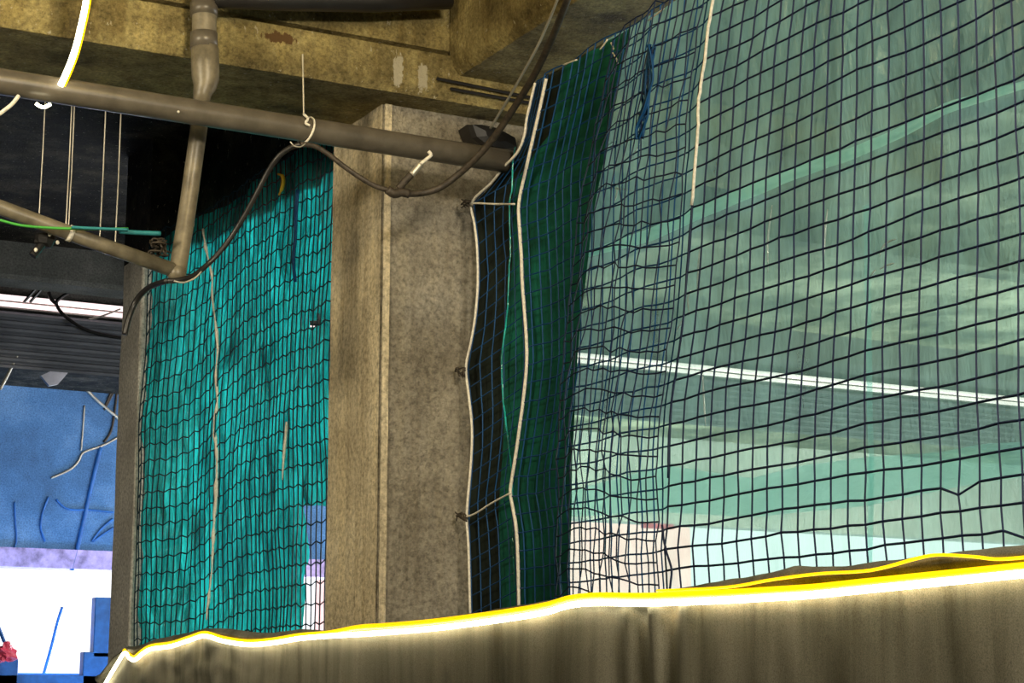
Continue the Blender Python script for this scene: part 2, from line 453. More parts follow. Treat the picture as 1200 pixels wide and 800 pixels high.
def column(x0, x1, y0, y1, z0, z1, label, stain, mat='column'):
    root = thing('concrete_column', (x0, y0, 0)); struct(root, label)
    def face(fn, nu, nv): return MB().grid(fn, nu, nv)
    e = 0.006
    mb = MB()
    def ring(z):
        r = 0.018; pts = []
        for (cx, cy, a0) in ((x0 + r, y0 + r, math.pi), (x1 - r, y0 + r, 1.5 * math.pi), (x1 - r, y1 - r, 0), (x0 + r, y1 - r, 0.5 * math.pi)):
            for k in range(4):
                a = a0 + k / 3 * math.pi / 2
                pts.append((cx + r * math.cos(a), cy + r * math.sin(a)))
        return [(px_ + e * nz(px_ * 3, z * 2.5, py_ * 3), py_ + e * nz(py_ * 3 + 7, z * 2.5, px_ * 3), z) for px_, py_ in pts]
    nzs = 40; vs = []
    for k in range(nzs + 1): vs += ring(z0 + (z1 - z0) * k / nzs)
    n = 16
    mb.add(vs, [(i * n + j, i * n + (j + 1) % n, (i + 1) * n + (j + 1) % n, (i + 1) * n + j) for i in range(nzs) for j in range(n)])
    mb.build('shaft', M[mat], root, smooth=False)
    if stain:
        # thicker streaked render coat on the side that faces the room
        MB().grid(lambda u, v: (x0 - 0.007 + 0.004 * nz(u * 4, v * 14), y0 + 0.004 + (y1 - y0 - 0.004) * u, z0 + (z1 - z0) * v), 8, 60).build('streaked_render', M['colstain'], root)
        MB().grid(lambda u, v: (x0 + 0.002 + 0.035 * u, y0 - 0.006 + 0.003 * nz(u * 4, v * 18), z0 + (z1 - z0) * v), 6, 60).build('render_edge', M['colstain'], root)
    return root


column(3.6, 4.62, 7.97, 8.57, 0, 4.36, 'rough plastered column with yellowish streaks between the two nets', True)
column(3.6, 4.02, 11.76, 12.2, 0, 4.42, 'slim grey column at the far end of the green cloth', False, 'farcolumn')

# far ribbed fascia and its pair of long tubes
rf = MB()
prof = [(16.3, 4.36)]
zz = 4.36; rib = []
for k in range(8):
    rib += [(16.15, zz + 0.01), (16.15, zz + 0.035), (16.19, zz + 0.05), (16.19, zz + 0.062)]; zz += 0.064
prof = rib + [(16.22, zz), (16.22, 4.39)]
o = rf.prism(prof[::-1], lambda p, q, t: (t, p, q), -5, 27).build('ribbed_fascia', M['ribbed'])
tag(o, 'long ribbed blue-grey metal fascia under the pinkish light slot', 'fascia')
o = MB().box((-5, 16.30, 4.46), (27, 16.4, 5.2)).build('wall_panel', M['fbeam']); struct(o, 'dull wall strip above the ribbed fascia')
bat = thing('tube_light', (7, 16.1, 5.0)); tag(bat, 'long twin tube light running across the far hall in the haze', 'light')
MB().box((-2, 16.2, 4.90), (22, 16.29, 5.02)).build('housing', M['fbeam'], bat)
MB().tube([(-2, 16.16, 4.985), (22, 16.16, 4.985)], 0.024, 8).build('light_tube', M['tubelamp'], bat, True)
MB().tube([(-2, 16.16, 4.925), (22, 16.16, 4.925)], 0.020, 8).build('light_tube', M['tubelamp'], bat, True)
st = MB()
for dx in (0, 0.055):
    st.tube([atY(28 + dx * 130, 354, 16.13), atY(41 + dx * 130, 339, 16.13)], 0.014, 6)
o = st.build('strap_bracket', M['black']); tag(o, 'black slanted strap crossing the pinkish light slot', 'bracket')

# ------------------------------------------------------------------ parapet tarpaulin and LED rope
edge_px = [(118, 790), (135, 768), (150, 757), (163, 756), (180, 749), (200, 745), (240, 736), (262, 736), (290, 741), (320, 741), (350, 737), (385, 738), (450, 731), (500, 725), (548, 719), (600, 710), (660, 700),
           (700, 698), (760, 698), (790, 690), (850, 679), (900, 671), (930, 663), (970, 664), (1020, 659), (1060, 654), (1100, 647), (1150, 645), (1210, 648)]
XT = 3.41
edge = [(atX(a, b, XT).y, atX(a, b, XT).z) for a, b in edge_px]
y_end = atX(118, 760, XT).y


def tarp(u, v):
    y = 2.0 + (11.75 - 2.0) * u
    zt = interp(edge, y) if y > 4 else interp(edge, 4.0)
    if v < 0.12:                       # folded back over the top of the parapet
        t = v / 0.12
        return (XT + 0.19 * (1 - t), y, zt - 0.035 * (1 - t) ** 2 + 0.006 * nz(y * 8, t))
    if v < 0.2:
        t = (v - 0.12) / 0.08
        return (XT - 0.022 * math.sin(math.pi * t) + 0.003 * nz(y * 14, t * 2), y, zt - 0.05 * t)
    t = (v - 0.2) / 0.8
    fold = 0.02 * nz(y * 2.3, 1.7 + t * 0.4) * min(1, t * 5) + 0.013 * nz(y * 8.0 + t * 0.8, 4.0, t) * min(1, t * 4)
    wr = 0.016 * nz(y * 5 + t * 9, t * 14 - y * 3, 2) * max(0, 1 - t * 2.2) * ss(7.5, 10, y)
    bunch = 0.022 * math.sin(y * 34) * math.exp(-((y - 5.3) / 0.22) ** 2) * max(0, 1 - t)
    return (XT + 0.002 + fold + wr + bunch - 0.012, y, zt - 0.05 - t * 1.3)


tp = MB().grid(tarp, 420, 60).build('tarpaulin', M['tarp'], None, True)
tag(tp, 'grey-brown tarpaulin draped over the parapet below the glowing rope', 'tarpaulin')
sd = tp.modifiers.new('thickness', 'SOLIDIFY'); sd.thickness = 0.003

strip_px = [(112, 822), (125, 798), (137, 778), (146, 765), (152, 771), (158, 773), (168, 765), (178, 760), (200, 757), (222, 750), (240, 745), (262, 751), (290, 755), (320, 753), (350, 748), (385, 745),
            (420, 743), (450, 741), (500, 737), (550, 731), (600, 724), (640, 717), (668, 709), (700, 706), (760, 706.5), (850, 703), (900, 700), (950, 697), (1000, 692), (1050, 687), (1120, 680), (1210, 671)]
led = thing('led_rope', (XT - 0.05, 7, 1.8)); tag(led, 'glowing white and yellow light rope along the top of the tarpaulin', 'light rope')
sp = smooth_path([atX(a, b, XT - 0.035) for a, b in strip_px], 6)
MB().tube(sp, 0.0105, 8).build('light_core', M['led'], led, True)
sp2 = smooth_path([atX(a, b - (7.5 if a > 395 else 3.0), XT - 0.022) for a, b in strip_px[3:]], 6)
MB().tube(sp2, 0.0135, 8).build('yellow_sleeve', M['ledy'], led, True)
# loose yellow cord on the tarpaulin edge at the right
yc = smooth_path([atX(a, b, XT - 0.03) for a, b in ((770, 692), (850, 688), (905, 679), (960, 672), (1020, 668), (1075, 654), (1100, 650), (1140, 652), (1170, 655), (1210, 652))], 6)
o = MB().tube(yc, 0.005, 6).build('yellow_cord', M['ledy'], led, True)

# hanging LED rope at top left
led2 = thing('led_rope', atY(90, 30, 7.2)); tag(led2, 'bright light rope hanging down to the horizontal pipe at upper left', 'light rope')
MB().tube(smooth_path([atY(a, b, 7.42) for a, b in ((106, -40), (101, 0), (95, 30), (88, 58), (80, 80), (71, 100))], 6), 0.0125, 8).build('light_core', M['led'], led2, True)
MB().tube(smooth_path([atY(a + 3.0, b + 1, 7.45) for a, b in ((106, -40), (101, 0), (95, 30), (88, 58), (80, 80), (71, 100))], 6), 0.0105, 8).build('yellow_sleeve', M['ledy'], led2, True)
MB().tube(smooth_path([atY(a, b, 7.44) for a, b in ((42, 121), (46, 124), (52, 125.5), (59, 122))], 4), 0.007, 8).build('light_core', M['led'], led2, True)
o = MB().tube(smooth_path([atY(a, b, 7.35) for a, b in ((-8, 138), (0, 133), (8, 127), (15, 121), (22, 112))], 5), 0.008, 8).build('pale_cable', M['white'], None, True)
tag(o, 'short pale cable curving up behind the pipe at the left edge', 'cable')

# ------------------------------------------------------------------ pipes
YP = 7.5
a = atY(-60, 87, YP); b = atY(602, 187, YP)
zp = 4.0
pipe = thing('drain_pipe', (2.5, YP, zp)); tag(pipe, 'long grey drain pipe running level in front of the columns', 'pipe')
MB().tube([(a.x - 0.6, YP, zp + 0.014)] + [(a.x + (4.03 - a.x) * k / 10, YP, zp + 0.012 - 0.012 * k / 10) for k in range(11)], 0.0545, 20).build('pipe_run', M['pipe'], pipe, True)
s = atY(209, 131, YP - 0.055)
MB().blob(s, 0.006).build('screw_head', M['white'], pipe, True)

# down pipe with sockets, then the thinner offset length
dp = thing('down_pipe', atY(240, 50, 7.62)); tag(dp, 'vertical down pipe with socket joints in front of the beam', 'pipe')
YD = 7.64
q = lambda x, y, Yc=YD: atY(x, y, Yc)
MB().tube([q(238, -60), q(239, 0), q(239.5, 40), q(240, 56)], 0.054, 20).build('upper_length', M['pipe2'], dp, True)
for y0, y1 in ((4, 19), (39, 57)):
    MB().tube([q(239, y0), q(239, y1)], 0.0605, 20).build('socket_ring', M['pipe'], dp, True)
MB().tube([q(240, 55), q(240.5, 75), q(241, 92), q(240, 102), q(237, 110), q(236, 122)], [0.060, 0.0615, 0.060, 0.050, 0.040, 0.037], 20).build('reducer', M['pipe2'], dp, True)
MB().tube(smooth_path([q(236, 118), q(233, 150, 7.72), q(226, 200, 7.76), q(219, 250, 7.76), q(211, 300, 7.74), q(208, 320, 7.72)], 4), 0.038, 16).build('lower_length', M['pipe2'], dp, True)
bp_ = thing('branch_pipe', q(100, 280, 7.72)); tag(bp_, 'slanted branch pipe from the left edge to the foot of the down pipe', 'pipe')
MB().tube([q(-40, 228, 7.72), q(0, 243, 7.72), q(100, 280, 7.72), q(208, 318, 7.72)], 0.032, 16).build('pipe_run', M['pipe2'], bp_, True)
MB().tube([q(80, 272.5, 7.72), q(85, 274.5, 7.72)], 0.036, 16).build('clip_band', M['white'], bp_, True)
MB().blob(q(207, 320, 7.72), (0.042, 0.042, 0.042), 14, 8).build('elbow', M['pipe2'], bp_, True)
tpipe = MB().tube([atY(248, -4, 7.62), atY(330, 0, 7.62), atY(440, 2, 7.62), atY(526, -2, 7.62)], [0.05, 0.05, 0.05, 0.052], 16).build('ceiling_pipe', M['black'], None, True)
tag(tpipe, 'dark pipe along the top edge above the cross beam', 'pipe')

# pipe hanger
hg = thing('pipe_hanger', atY(356, 95, 7.5)); tag(hg, 'thin wire hanger looped around the level drain pipe', 'hanger')
MB().tube([(atY(354, 94, YP).x, YP, 4.35), atY(356, 134, YP)], 0.004, 6).build('hanger_rod', M['wire'], hg)
cx = atY(359, 150, YP).x
loop = []
for k in range(25):
    t = 2 * math.pi * k / 24
    loop.append((cx - 0.012 * math.sin(t) + 0.012 * math.cos(t), YP + 0.060 * math.sin(t), zp + 0.060 * math.cos(t)))
MB().tube(loop, 0.0055, 6).build('wire_loop', M['white'], hg, True)
MB().tube(smooth_path([atY(356, 134, YP - 0.03), atY(361, 139, YP - 0.07), atY(358, 144, YP - 0.07), atY(363, 147, YP - 0.07)], 4), 0.006, 6).build('twisted_end', M['white'], hg, True)

# ------------------------------------------------------------------ the left bay: green cloth and its net
XN = 3.84
top_px = [(392, 160), (385, 167), (365, 172), (330, 196), (300, 215), (262, 243), (240, 264), (225, 276), (205, 304), (190, 318), (172, 330), (164, 336)]
tops = [(atX(a, b, XN - 0.08 * ss(168, 215, 383 - a)).y, atX(a, b, XN - 0.08 * ss(168, 215, 383 - a)).z) for a, b in top_px]
ctop_px = [(392, 150), (385, 165), (360, 166), (345, 170), (325, 188), (305, 206), (280, 226), (250, 248), (235, 262), (225, 274), (205, 303), (190, 316), (172, 328), (164, 334)]
ctops = [(atX(a, b, XN - 0.08 * ss(168, 215, 383 - a)).y, atX(a, b, XN - 0.08 * ss(168, 215, 383 - a)).z) for a, b in ctop_px]
YL0, YL1 = 8.60, 11.75


XEND = atY(168, 500, 11.72).x - XN + 0.03


def bulge(y, z):                       # how far the hanging sheets belly into the room
    h = ss(4.6, 3.2, z)
    return XEND * ss(10.9, 11.7, y) - 0.07 * math.exp(-((y - 11.0) / 0.5) ** 2) * h + 0.03 * nz(y * 1.6, z * 0.8)


def cloth_l(u, v):
    y = YL0 + (YL1 - YL0) * u
    zt = interp(ctops, y) + 0.012 * nz(y * 9)
    z = zt + (1.45 - zt) * v
    x = XN + 0.035 - 0.035 * ss(11.2, 11.7, y) + bulge(y, z) + 0.022 * nz(y * 7, z * 0.5, 1) + 0.014 * nz(y * 19, z * 0.7, 4) + 0.035 * nz(y * 3 + z * 2.5, z * 3.5 - y * 2, 9) + 0.012 * nz(y * 9 + z * 6, z * 9 - y * 4, 19)
    return (min(x, XN + 0.3), y, z)


def make_left_cloth():
    nu, nv = 200, 90
    mb = MB(); mb.grid(cloth_l, nu, nv)
    cut = []
    for f in mb.f:
        c = sum((Vector(mb.v[i]) for i in f), Vector()) / len(f)
        # the torn away lower corner beside the column and a small hole above
        d = c - EYE
        ycut = atX(356 + 3 * nz(c.z * 3), 620, XN + 0.03).y
        ztop = atX(370, 592, XN + 0.03).z
        hole = abs(c.y - atX(370, 377, XN + 0.03).y) < 0.085 and abs(c.z - atX(370, 377, XN + 0.03).z) < 0.022
        if (c.y < ycut and c.z < ztop + 0.02 * nz(c.y * 20)) or hole: continue
        cut.append(f)
    mb.f = cut
    return mb


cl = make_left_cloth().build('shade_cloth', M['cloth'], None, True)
tag(cl, 'bright green shade cloth hanging between the streaked column and the slim far column', 'cloth')

CORD = 0.0036


def cords(rows, r=CORD, knots=False):
    """rows: 2-D list of points (None = no node); returns a mesh with a cord along every row and column"""
    mb = MB()
    for R_ in rows:
        mb.tube(R_, r, 4)
    for col in zip(*rows):
        mb.tube(list(col), r, 4)
    if knots:
        for R_ in rows:
            for p in R_: mb.blob(p, r * 1.7, 4, 2)
    return mb


def left_net():
    rows = []
    ys = []
    y = 8.62
    while y < 11.74:
        ys.append(y); y += 0.064
    n_r = 30
    for j in range(n_r):
        row = []
        for y in ys:
            zt = interp(tops, y)
            droop = 0.20 * ss(10.2, 11.1, y) * ss(4.5, 3.6, zt - j * 0.1) - 0.04 * ss(11.3, 11.7, y)
            z = zt + (1.5 - zt) * j / (n_r - 1) - droop * (1 - j / (n_r - 1) * 0.5)
            z += 0.008 * nz(y * 15, j * 3.1) + (0.018 if (int((y - 8.62) / 0.064 + .5) % 2) else 0)
            yy = y + 0.008 * nz(y * 9, j * 0.7, 5) + 0.03 * nz(y * 1.5, z * 1.2, 8)
            x = XN - 0.045 + bulge(yy, z) + 0.015 * nz(yy * 5, z * 2, 3)
            row.append((x, yy, z))
        rows.append(row)
    return rows


ln = thing('safety_net', (XN, 10.4, 1.9)); tag(ln, 'dark net stretched over the bright green shade cloth in the left bay', 'net')
cords(left_net(), 0.0042).build('net_mesh', M['netdark'], ln)
# twisted pale strip hanging in front of it
tw = smooth_path([atX(a, b, XN - 0.09) for a, b in ((238, 268), (241, 290), (248, 320), (249, 350), (253, 380), (255, 410), (253, 440), (255, 470), (251, 500), (254, 530), (254, 560), (253, 585), (251, 610), (250, 630), (249, 655), (247, 680), (244, 705), (242, 726))], 3)
rr = [0.004 + 0.010 * abs(nz(i * 0.55, 3.3)) * 2.0 + (0.006 if 30 < i < 36 else 0) for i in range(len(tw))]
o = MB().tube([Vector(p) + Vector((0, 0.012 * nz(i * 0.7), 0)) for i, p in enumerate(tw)], rr, 6).build('twisted_strip', M['white'], None, True)
tag(o, 'ragged pale strip hanging down the middle of the left net', 'strip')
o = MB().tube(smooth_path([atX(a, b, XN - 0.09) for a, b in ((336, 494), (335, 510), (333, 530), (332, 545), (331, 562))], 3), [0.005, 0.008, .009, .008, .009, .01, .008, .009, .006, .006, .005, .004, .003], 6).build('torn_strip', M['white'], None, True)
tag(o, 'short torn pale strip on the left net near the streaked column', 'strip')
o = MB().tube(smooth_path([atX(a, b, XN - 0.08) for a, b in ((326, 204), (331, 206), (332, 214), (330, 222), (327, 228))], 3), [0.006] * 3 + [0.012] * 7 + [0.006] * 3, 6).build('yellow_tag', M['yellowtag'], None, True)
tag(o, 'small yellow plastic scrap caught at the top of the left net', 'scrap')
bs_ = MB()
for k in range(5):
    bs_.tube(smooth_path([atX(a + k * 0.7 - 1.5 + 1.2 * nz(k, a * .1), b, XN - 0.085 - 0.004 * k) for a, b in ((349, 222), (347, 250), (346, 280), (344, 305), (346, 330))], 3), 0.0045, 5)
o = bs_.build('blue_cord_bundle', M['netblue'], None, True); tag(o, 'loose dark blue cord hanging on the left net beside the column', 'cord')

# ------------------------------------------------------------------ the right bay
XR = 4.0
ropeA_px = [(640, 92), (633, 125), (625, 160), (616, 200), (608, 238), (609, 270), (611, 300), (612, 330), (615, 370), (617, 400), (617, 430), (613, 470), (609, 500), (604, 535), (600, 560), (598, 577), (601, 595), (605, 620), (607, 660), (608, 712)]
ropeB_px = [(627, 97), (622, 118), (617, 140), (614, 160), (606, 179), (590, 196), (575, 215), (553, 237), (556, 262), (559, 290), (560, 330), (557, 370), (552, 400), (546, 430), (549, 460), (553, 500), (552, 540), (547, 603), (549, 640), (551, 722)]
fold_px = [(840, -20), (835, 5), (829, 40), (826, 70), (821, 100), (818, 130), (818, 152), (815, 190), (811, 240), (808, 280), (804, 330), (800, 380), (793, 430), (787, 470), (784, 510), (783, 560), (784, 610), (781, 640), (785, 690), (785, 720)]
dright_px = [(738, 20), (733, 45), (724, 90), (716, 130), (708, 170), (702, 200), (694, 240), (688, 280), (683, 330), (678, 370), (674, 410), (671, 450), (669, 490), (667, 540), (667, 600), (665, 650), (664, 720)]


def curve(pxs, X):
    t = [(atX(a, b, X).z, atX(a, b, X).y) for a, b in pxs]
    return lambda z: interp(t, z)


rA, rB, rF, rD = curve(ropeA_px, XR), curve(ropeB_px, XR), curve(fold_px, XR), curve(dright_px, XR)
rD2 = curve(dright_px, XR + 0.03)
rB2 = curve([(a - 2.5 - 2 * abs(nz(b * .05)), b) for a, b in ropeB_px], XR + 0.03)
ZT, ZB = 4.30, 1.72

net = thing('safety_net', (XR, 5.8, 1.9)); tag(net, 'dark blue net hung across the wide right bay with white edge rope', 'net')
zs = []
z = ZT
while z > ZB:
    zs.append(z); z -= 0.0815
main = []
ycol = []
y = 3.75
for j, z in enumerate(zs):
    yf = rF(z); ya = rA(z)
    row = []
    ncol = 26
    for i in range(ncol + 1):           # from beyond the right edge to the fold rope
        t = i / ncol
        y = 3.75 + (yf - 3.75) * t
        k = 0.006
        row.append((XR + 0.02 * nz(y * 1.3, z * 1.3) , y + k * nz(i * 1.7, j * 0.9, 2) + 0.012 * nz(i * 0.2, j * 0.12, 6), z + k * nz(i * 1.1, j * 1.9, 4) + 0.012 * nz(i * 0.2, j * 0.3, 9)))
    n2 = 18
    for i in range(1, n2 + 1):
        t = i / n2
        y = yf + (ya - yf) * t
        row.append((XR + 0.02 * math.sin(t * 17) * (1 - t * 0.5), y + 0.006 * nz(i * 1.7, j * 0.9, 2) + 0.012 * nz(i * 0.3, j * 0.25, 6), z + 0.008 * nz(i * 1.1, j * 1.9, 4)))
    main.append(row)
# one odd pulled knot here and there
for (i, j, dy, dz) in ((8, 26, 0.01, -0.03), (2, 30, 0.015, 0.012), (15, 2, -0.02, 0.02), (5, 28, 0.0, -0.025), (11, 33, 0, 0.02)):
    if j < len(main):
        p = main[j][i]; main[j][i] = (p[0], p[1] + dy, p[2] + dz)
cords([r[:27] for r in main], 0.0043, True).build('net_mesh', M['net'], net)
cords([r[26:] for r in main], 0.0036).build('gathered_mesh', M['netblue'], net)
# second layer folded back on itself between the fold rope and the film edge
fl = []
zz = ZT
j = 0
while zz > ZB - 0.05:
    row = []
    nn_ = 13
    for i in range(nn_ + 1):
        t = i / nn_
        tilt = 0.10 * ss(0.2, 1.0, 1 - t) * ss(4.4, 3.2, zz)
        zc = zz - 0.035 + (0.0 if t < 0.85 else -0.02) - tilt + 0.022 * nz(i * 0.9, j * 1.3, 11)
        yf = rF(zc); yd = rD(zc)
        y = yf + (yd + 0.01 - yf) * t + 0.028 * nz(i * 0.8, j * 0.45, 14) * (0.4 + min(t, 1 - t)) * 1.5
        row.append((XR - 0.05 - 0.03 * math.sin(t * math.pi) + 0.02 * nz(i * .7, j * .6, 3), y, zc))
    fl.append(row); zz -= 0.0815; j += 1
cords(fl, 0.0033).build('folded_mesh', M['net'], net)
# slack side panel between the two white ropes
sdp = []
zz = ZT
j = 0
while zz > ZB:
    row = []
    for i in range(6):
        t = i / 5
        z_ = zz - 0.09 * (t) * ss(4.0, 3.6, zz)
        ya, yb = rA(z_), rB(z_)
        row.append((XR + 0.01 + 0.0 * t, ya + (yb - ya) * t + 0.012 * nz(i, j * 0.6, 21) * (0 if i in (0, 5) else 1), z_ + 0.01 * nz(i, j, 22)))
    sdp.append(row); zz -= 0.0815; j += 1
cords(sdp, 0.003).build('side_mesh', M['netblue'], net)


def rope(pxs, X, r, name, mat, parent, sub=4, wig=0.0):
    p = smooth_path([atX(a, b, X) for a, b in pxs], sub)
    p = [q + Vector((0, wig * nz(i * 0.8, X * 7), 0)) for i, q in enumerate(p)]
    return MB().tube(p, r, 8).build(name, mat, parent, True)


rope(ropeA_px, XR - 0.012, 0.0078, 'edge_rope', M['white'], net)
rope(ropeB_px, XR - 0.012, 0.0062, 'edge_rope', M['white'], net)
rope(fold_px[:9], XR - 0.015, 0.0062, 'fold_rope', M['white'], net, 4, 0.008)
rope(fold_px[8:16], XR - 0.012, 0.0045, 'fold_cord', M['net'], net, 4, 0.006)
rope([(776, 615), (778, 632), (782, 650), (787, 668), (785, 690), (785, 705)], XR - 0.02, 0.0045, 'fold_cord', M['net'], net, 4, 0.004)
rope([(603, 239), (580, 239), (556, 238), (545, 240)], XR - 0.02, 0.0045, 'tie_cord', M['white'], net)
rope([(599, 577), (575, 590), (556, 602), (540, 607)], XR - 0.02, 0.0045, 'tie_cord', M['white'], net)
for (kx, ky) in ((548, 239), (541, 436), (541, 606)):
    kb = MB()
    for k in range(5):
        kb.tube(smooth_path([atX(kx + rnd.uniform(-8, 6), ky + rnd.uniform(-6, 6), XR - 0.02 - rnd.uniform(0, 0.02)) for _ in range(4)], 3), 0.0035, 5)
    kb.build('knot', M['dirtycable'], net, True)
tb = MB()
for k in range(9):
    ph = rnd.uniform(0, 6)
    tb.tube(smooth_path([atX(a + 4.5 * math.sin(ph + b * 0.06) + rnd.uniform(-1, 1), b, XR - 0.05 - 0.006 * k) for a, b in ((764, 52), (763, 72), (760, 92), (757, 112), (755, 132), (750, 150), (749, 163))], 4), 0.0042, 5)
tb.build('tangled_cord', M['netblue'], net, True)

# dark cloth hanging over the column side of the bay


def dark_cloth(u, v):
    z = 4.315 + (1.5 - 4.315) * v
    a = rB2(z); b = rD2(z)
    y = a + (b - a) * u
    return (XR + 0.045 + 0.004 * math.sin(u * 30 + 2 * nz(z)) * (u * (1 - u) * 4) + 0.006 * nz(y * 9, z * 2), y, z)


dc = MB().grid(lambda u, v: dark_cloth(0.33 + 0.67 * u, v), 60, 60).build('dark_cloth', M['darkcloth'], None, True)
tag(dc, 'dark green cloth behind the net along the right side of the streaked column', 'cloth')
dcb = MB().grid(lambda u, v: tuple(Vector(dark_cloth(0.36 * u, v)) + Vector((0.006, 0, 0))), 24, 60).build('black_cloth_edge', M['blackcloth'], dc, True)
# thin teal raveling where the two cloth widths meet
rope([(604, 172), (601, 190), (600, 220), (597, 240), (598, 290), (596, 330), (594, 370), (588, 420), (590, 470), (596, 520), (600, 560), (601, 640), (604, 690)], XR + 0.0, 0.004, 'ravelled_edge', M['cloth'], dc, 4, 0.008)

# translucent green film
def film_fn(u, v):
    z = 4.405 + (1.6 - 4.405) * v
    yr = 3.3; yl = rD2(z) + 0.42
    y = yr + (yl - yr) * u
    crease = 0.02 * nz(y * 2.2 + z * 0.6, z * 1.7, 31) + 0.012 * nz(y * 6, z * 1.5, 33) + 0.006 * abs(nz(y * 9 + z * 5, z * 7 - y * 3, 35))
    return (4.16 + crease, y, z)


fs = MB().grid(film_fn, 150, 110).build('plastic_film', M['sheet'], None, True)
tag(fs, 'translucent green plastic film hanging behind the wide blue net', 'plastic sheet')


def band(top, bot, X, name, mat, n=60):
    tt = [(atX(a, b, X).y, atX(a, b, X).z) for a, b in top]; bb = [(atX(a, b, X).y, atX(a, b, X).z) for a, b in bot]
    y0 = min(t[0] for t in tt); y1 = max(t[0] for t in tt)
    def f(u, v):
        y = y0 + (y1 - y0) * u; za = interp(tt, y); zb = interp(bb, y)
        return (X + 0.006 * nz(y * 7, v * 3), y, za + (zb - za) * v)
    return MB().grid(f, n, 6).build(name, mat, fs, True)


band([(690, 293), (760, 268), (822, 240), (880, 216), (945, 190), (1000, 172), (1060, 146), (1110, 119), (1150, 108), (1210, 92)],
     [(690, 301), (760, 284), (822, 256), (880, 232), (945, 205), (1000, 187), (1060, 160), (1110, 133), (1150, 120), (1210, 101)], 4.12, 'folded_edge', M['hem'])
band([(668, 575), (780, 545), (880, 560), (940, 545), (1020, 535), (1100, 530), (1150, 520), (1210, 517)],
     [(668, 605), (780, 600), (880, 606), (940, 600), (1020, 592), (1100, 575), (1150, 565), (1210, 557)], 4.12, 'lapped_band', M['sheet2'])
vs_px = [(1014, 240), (1016, 300), (1017, 380), (1018, 450), (1020, 520), (1020, 600), (1018, 655)]
vf = [(atX(a, b, 4.12).z, atX(a, b, 4.12).y) for a, b in vs_px]
MB().grid(lambda u, v: (4.12 + 0.004 * nz(v * 9), interp(vf, atX(1016, 240, 4.12).z + (1.75 - atX(1016, 240, 4.12).z) * v) - 0.018 + 0.03 * u, atX(1016, 240, 4.12).z + (1.75 - atX(1016, 240, 4.12).z) * v), 3, 40).build('vertical_fold', M['sheet2'], fs, True)
# bright crumpled creases in the film
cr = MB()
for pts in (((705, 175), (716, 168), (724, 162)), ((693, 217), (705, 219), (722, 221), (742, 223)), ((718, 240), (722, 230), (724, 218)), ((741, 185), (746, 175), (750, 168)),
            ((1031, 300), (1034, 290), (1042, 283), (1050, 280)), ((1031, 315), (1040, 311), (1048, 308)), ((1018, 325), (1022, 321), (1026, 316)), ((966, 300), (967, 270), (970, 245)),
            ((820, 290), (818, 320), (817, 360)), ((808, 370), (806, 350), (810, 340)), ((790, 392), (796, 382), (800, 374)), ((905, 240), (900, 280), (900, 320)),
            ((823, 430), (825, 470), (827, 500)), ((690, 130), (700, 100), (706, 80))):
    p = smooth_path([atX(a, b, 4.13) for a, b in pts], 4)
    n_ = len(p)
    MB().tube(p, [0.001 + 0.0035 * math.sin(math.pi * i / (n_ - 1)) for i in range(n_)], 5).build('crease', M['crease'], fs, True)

# small white cord ends along the top of the net
for k, pts in enumerate((((703, 58), (708, 52), (712, 46)), ((716, 50), (718, 54), (719, 58)), ((660, 76), (668, 73), (676, 70)), ((718, 62), (722, 68), (724, 74)), ((760, 24), (768, 18), (778, 10)))):
    o = rope(list(pts), XR - 0.03, 0.0035, 'tie_end', M['white'], net, 3)

# black bag on the column head
bag_px = [(547, 146), (560, 146), (580, 151), (604, 163), (606, 176), (590, 178), (566, 172), (553, 162)]
pts = [atY(a, b, 7.86) for a, b in bag_px]
c = sum(pts, Vector()) / len(pts)
mb = MB(); nb = len(pts)
vs = []
for (sy, sc_) in ((0.10, 0.97), (0.0, 1.0), (-0.03, 0.88), (-0.04, 0.4)):
    for i, p in enumerate(pts):
        qv = c + (p - c) * sc_; vs.append((qv.x, 7.86 + sy + 0.006 * nz(i * 3, sy * 20), qv.z))
fs_ = [(r_ * nb + i, r_ * nb + (i + 1) % nb, (r_ + 1) * nb + (i + 1) % nb, (r_ + 1) * nb + i) for r_ in range(3) for i in range(nb)] + [tuple(range(3 * nb, 4 * nb))]
o = mb.add(vs, fs_).build('black_bag', M['black'])
tag(o, 'crumpled black plastic bag wedged at the column head above the pipe', 'bag')

# ------------------------------------------------------------------ cables
mc = thing('power_cable', atY(460, 226, 7.3)); tag(mc, 'thick black cable sagging from the beam across the column with a tee joint', 'cable')
def cab(px_list, r, name, mat, parent=None, sub=6):
    return MB().tube(smooth_path([atY(a, b, Y) for a, b, Y in px_list], sub), r, 8).build(name, mat, parent, True)
cab([(690, -60, 6.0), (668, -8, 6.2), (655, 25, 6.35), (640, 60, 6.55), (622, 95, 6.75), (600, 130, 6.95), (578, 162, 7.1), (555, 188, 7.2), (535, 206, 7.28), (515, 220, 7.3), (495, 226, 7.33), (478, 227, 7.33)], 0.0155, 'cable_run', M['dirtycable'], mc)
cab([(656, -8, 6.2), (643, 25, 6.35), (627, 60, 6.5), (600, 108, 6.75), (575, 150, 7.0)], 0.006, 'pale_edge_cord', M['wire'], mc)
cab([(460, 224, 7.33), (440, 218, 7.34), (422, 208, 7.35), (402, 194, 7.37), (384, 180, 7.4), (368, 171, 7.4), (352, 169, 7.4)], 0.012, 'cable_run', M['dirtycable'], mc)
cab([(352, 169, 7.4), (338, 174, 7.42), (325, 185, 7.45), (313, 203, 7.5), (300, 228, 7.55), (288, 250, 7.6), (274, 273, 7.65), (260, 292, 7.68), (245, 308, 7.7), (228, 322, 7.68), (210, 328, 7.66), (196, 329, 7.66)], 0.012, 'cable_run', M['black'], mc)
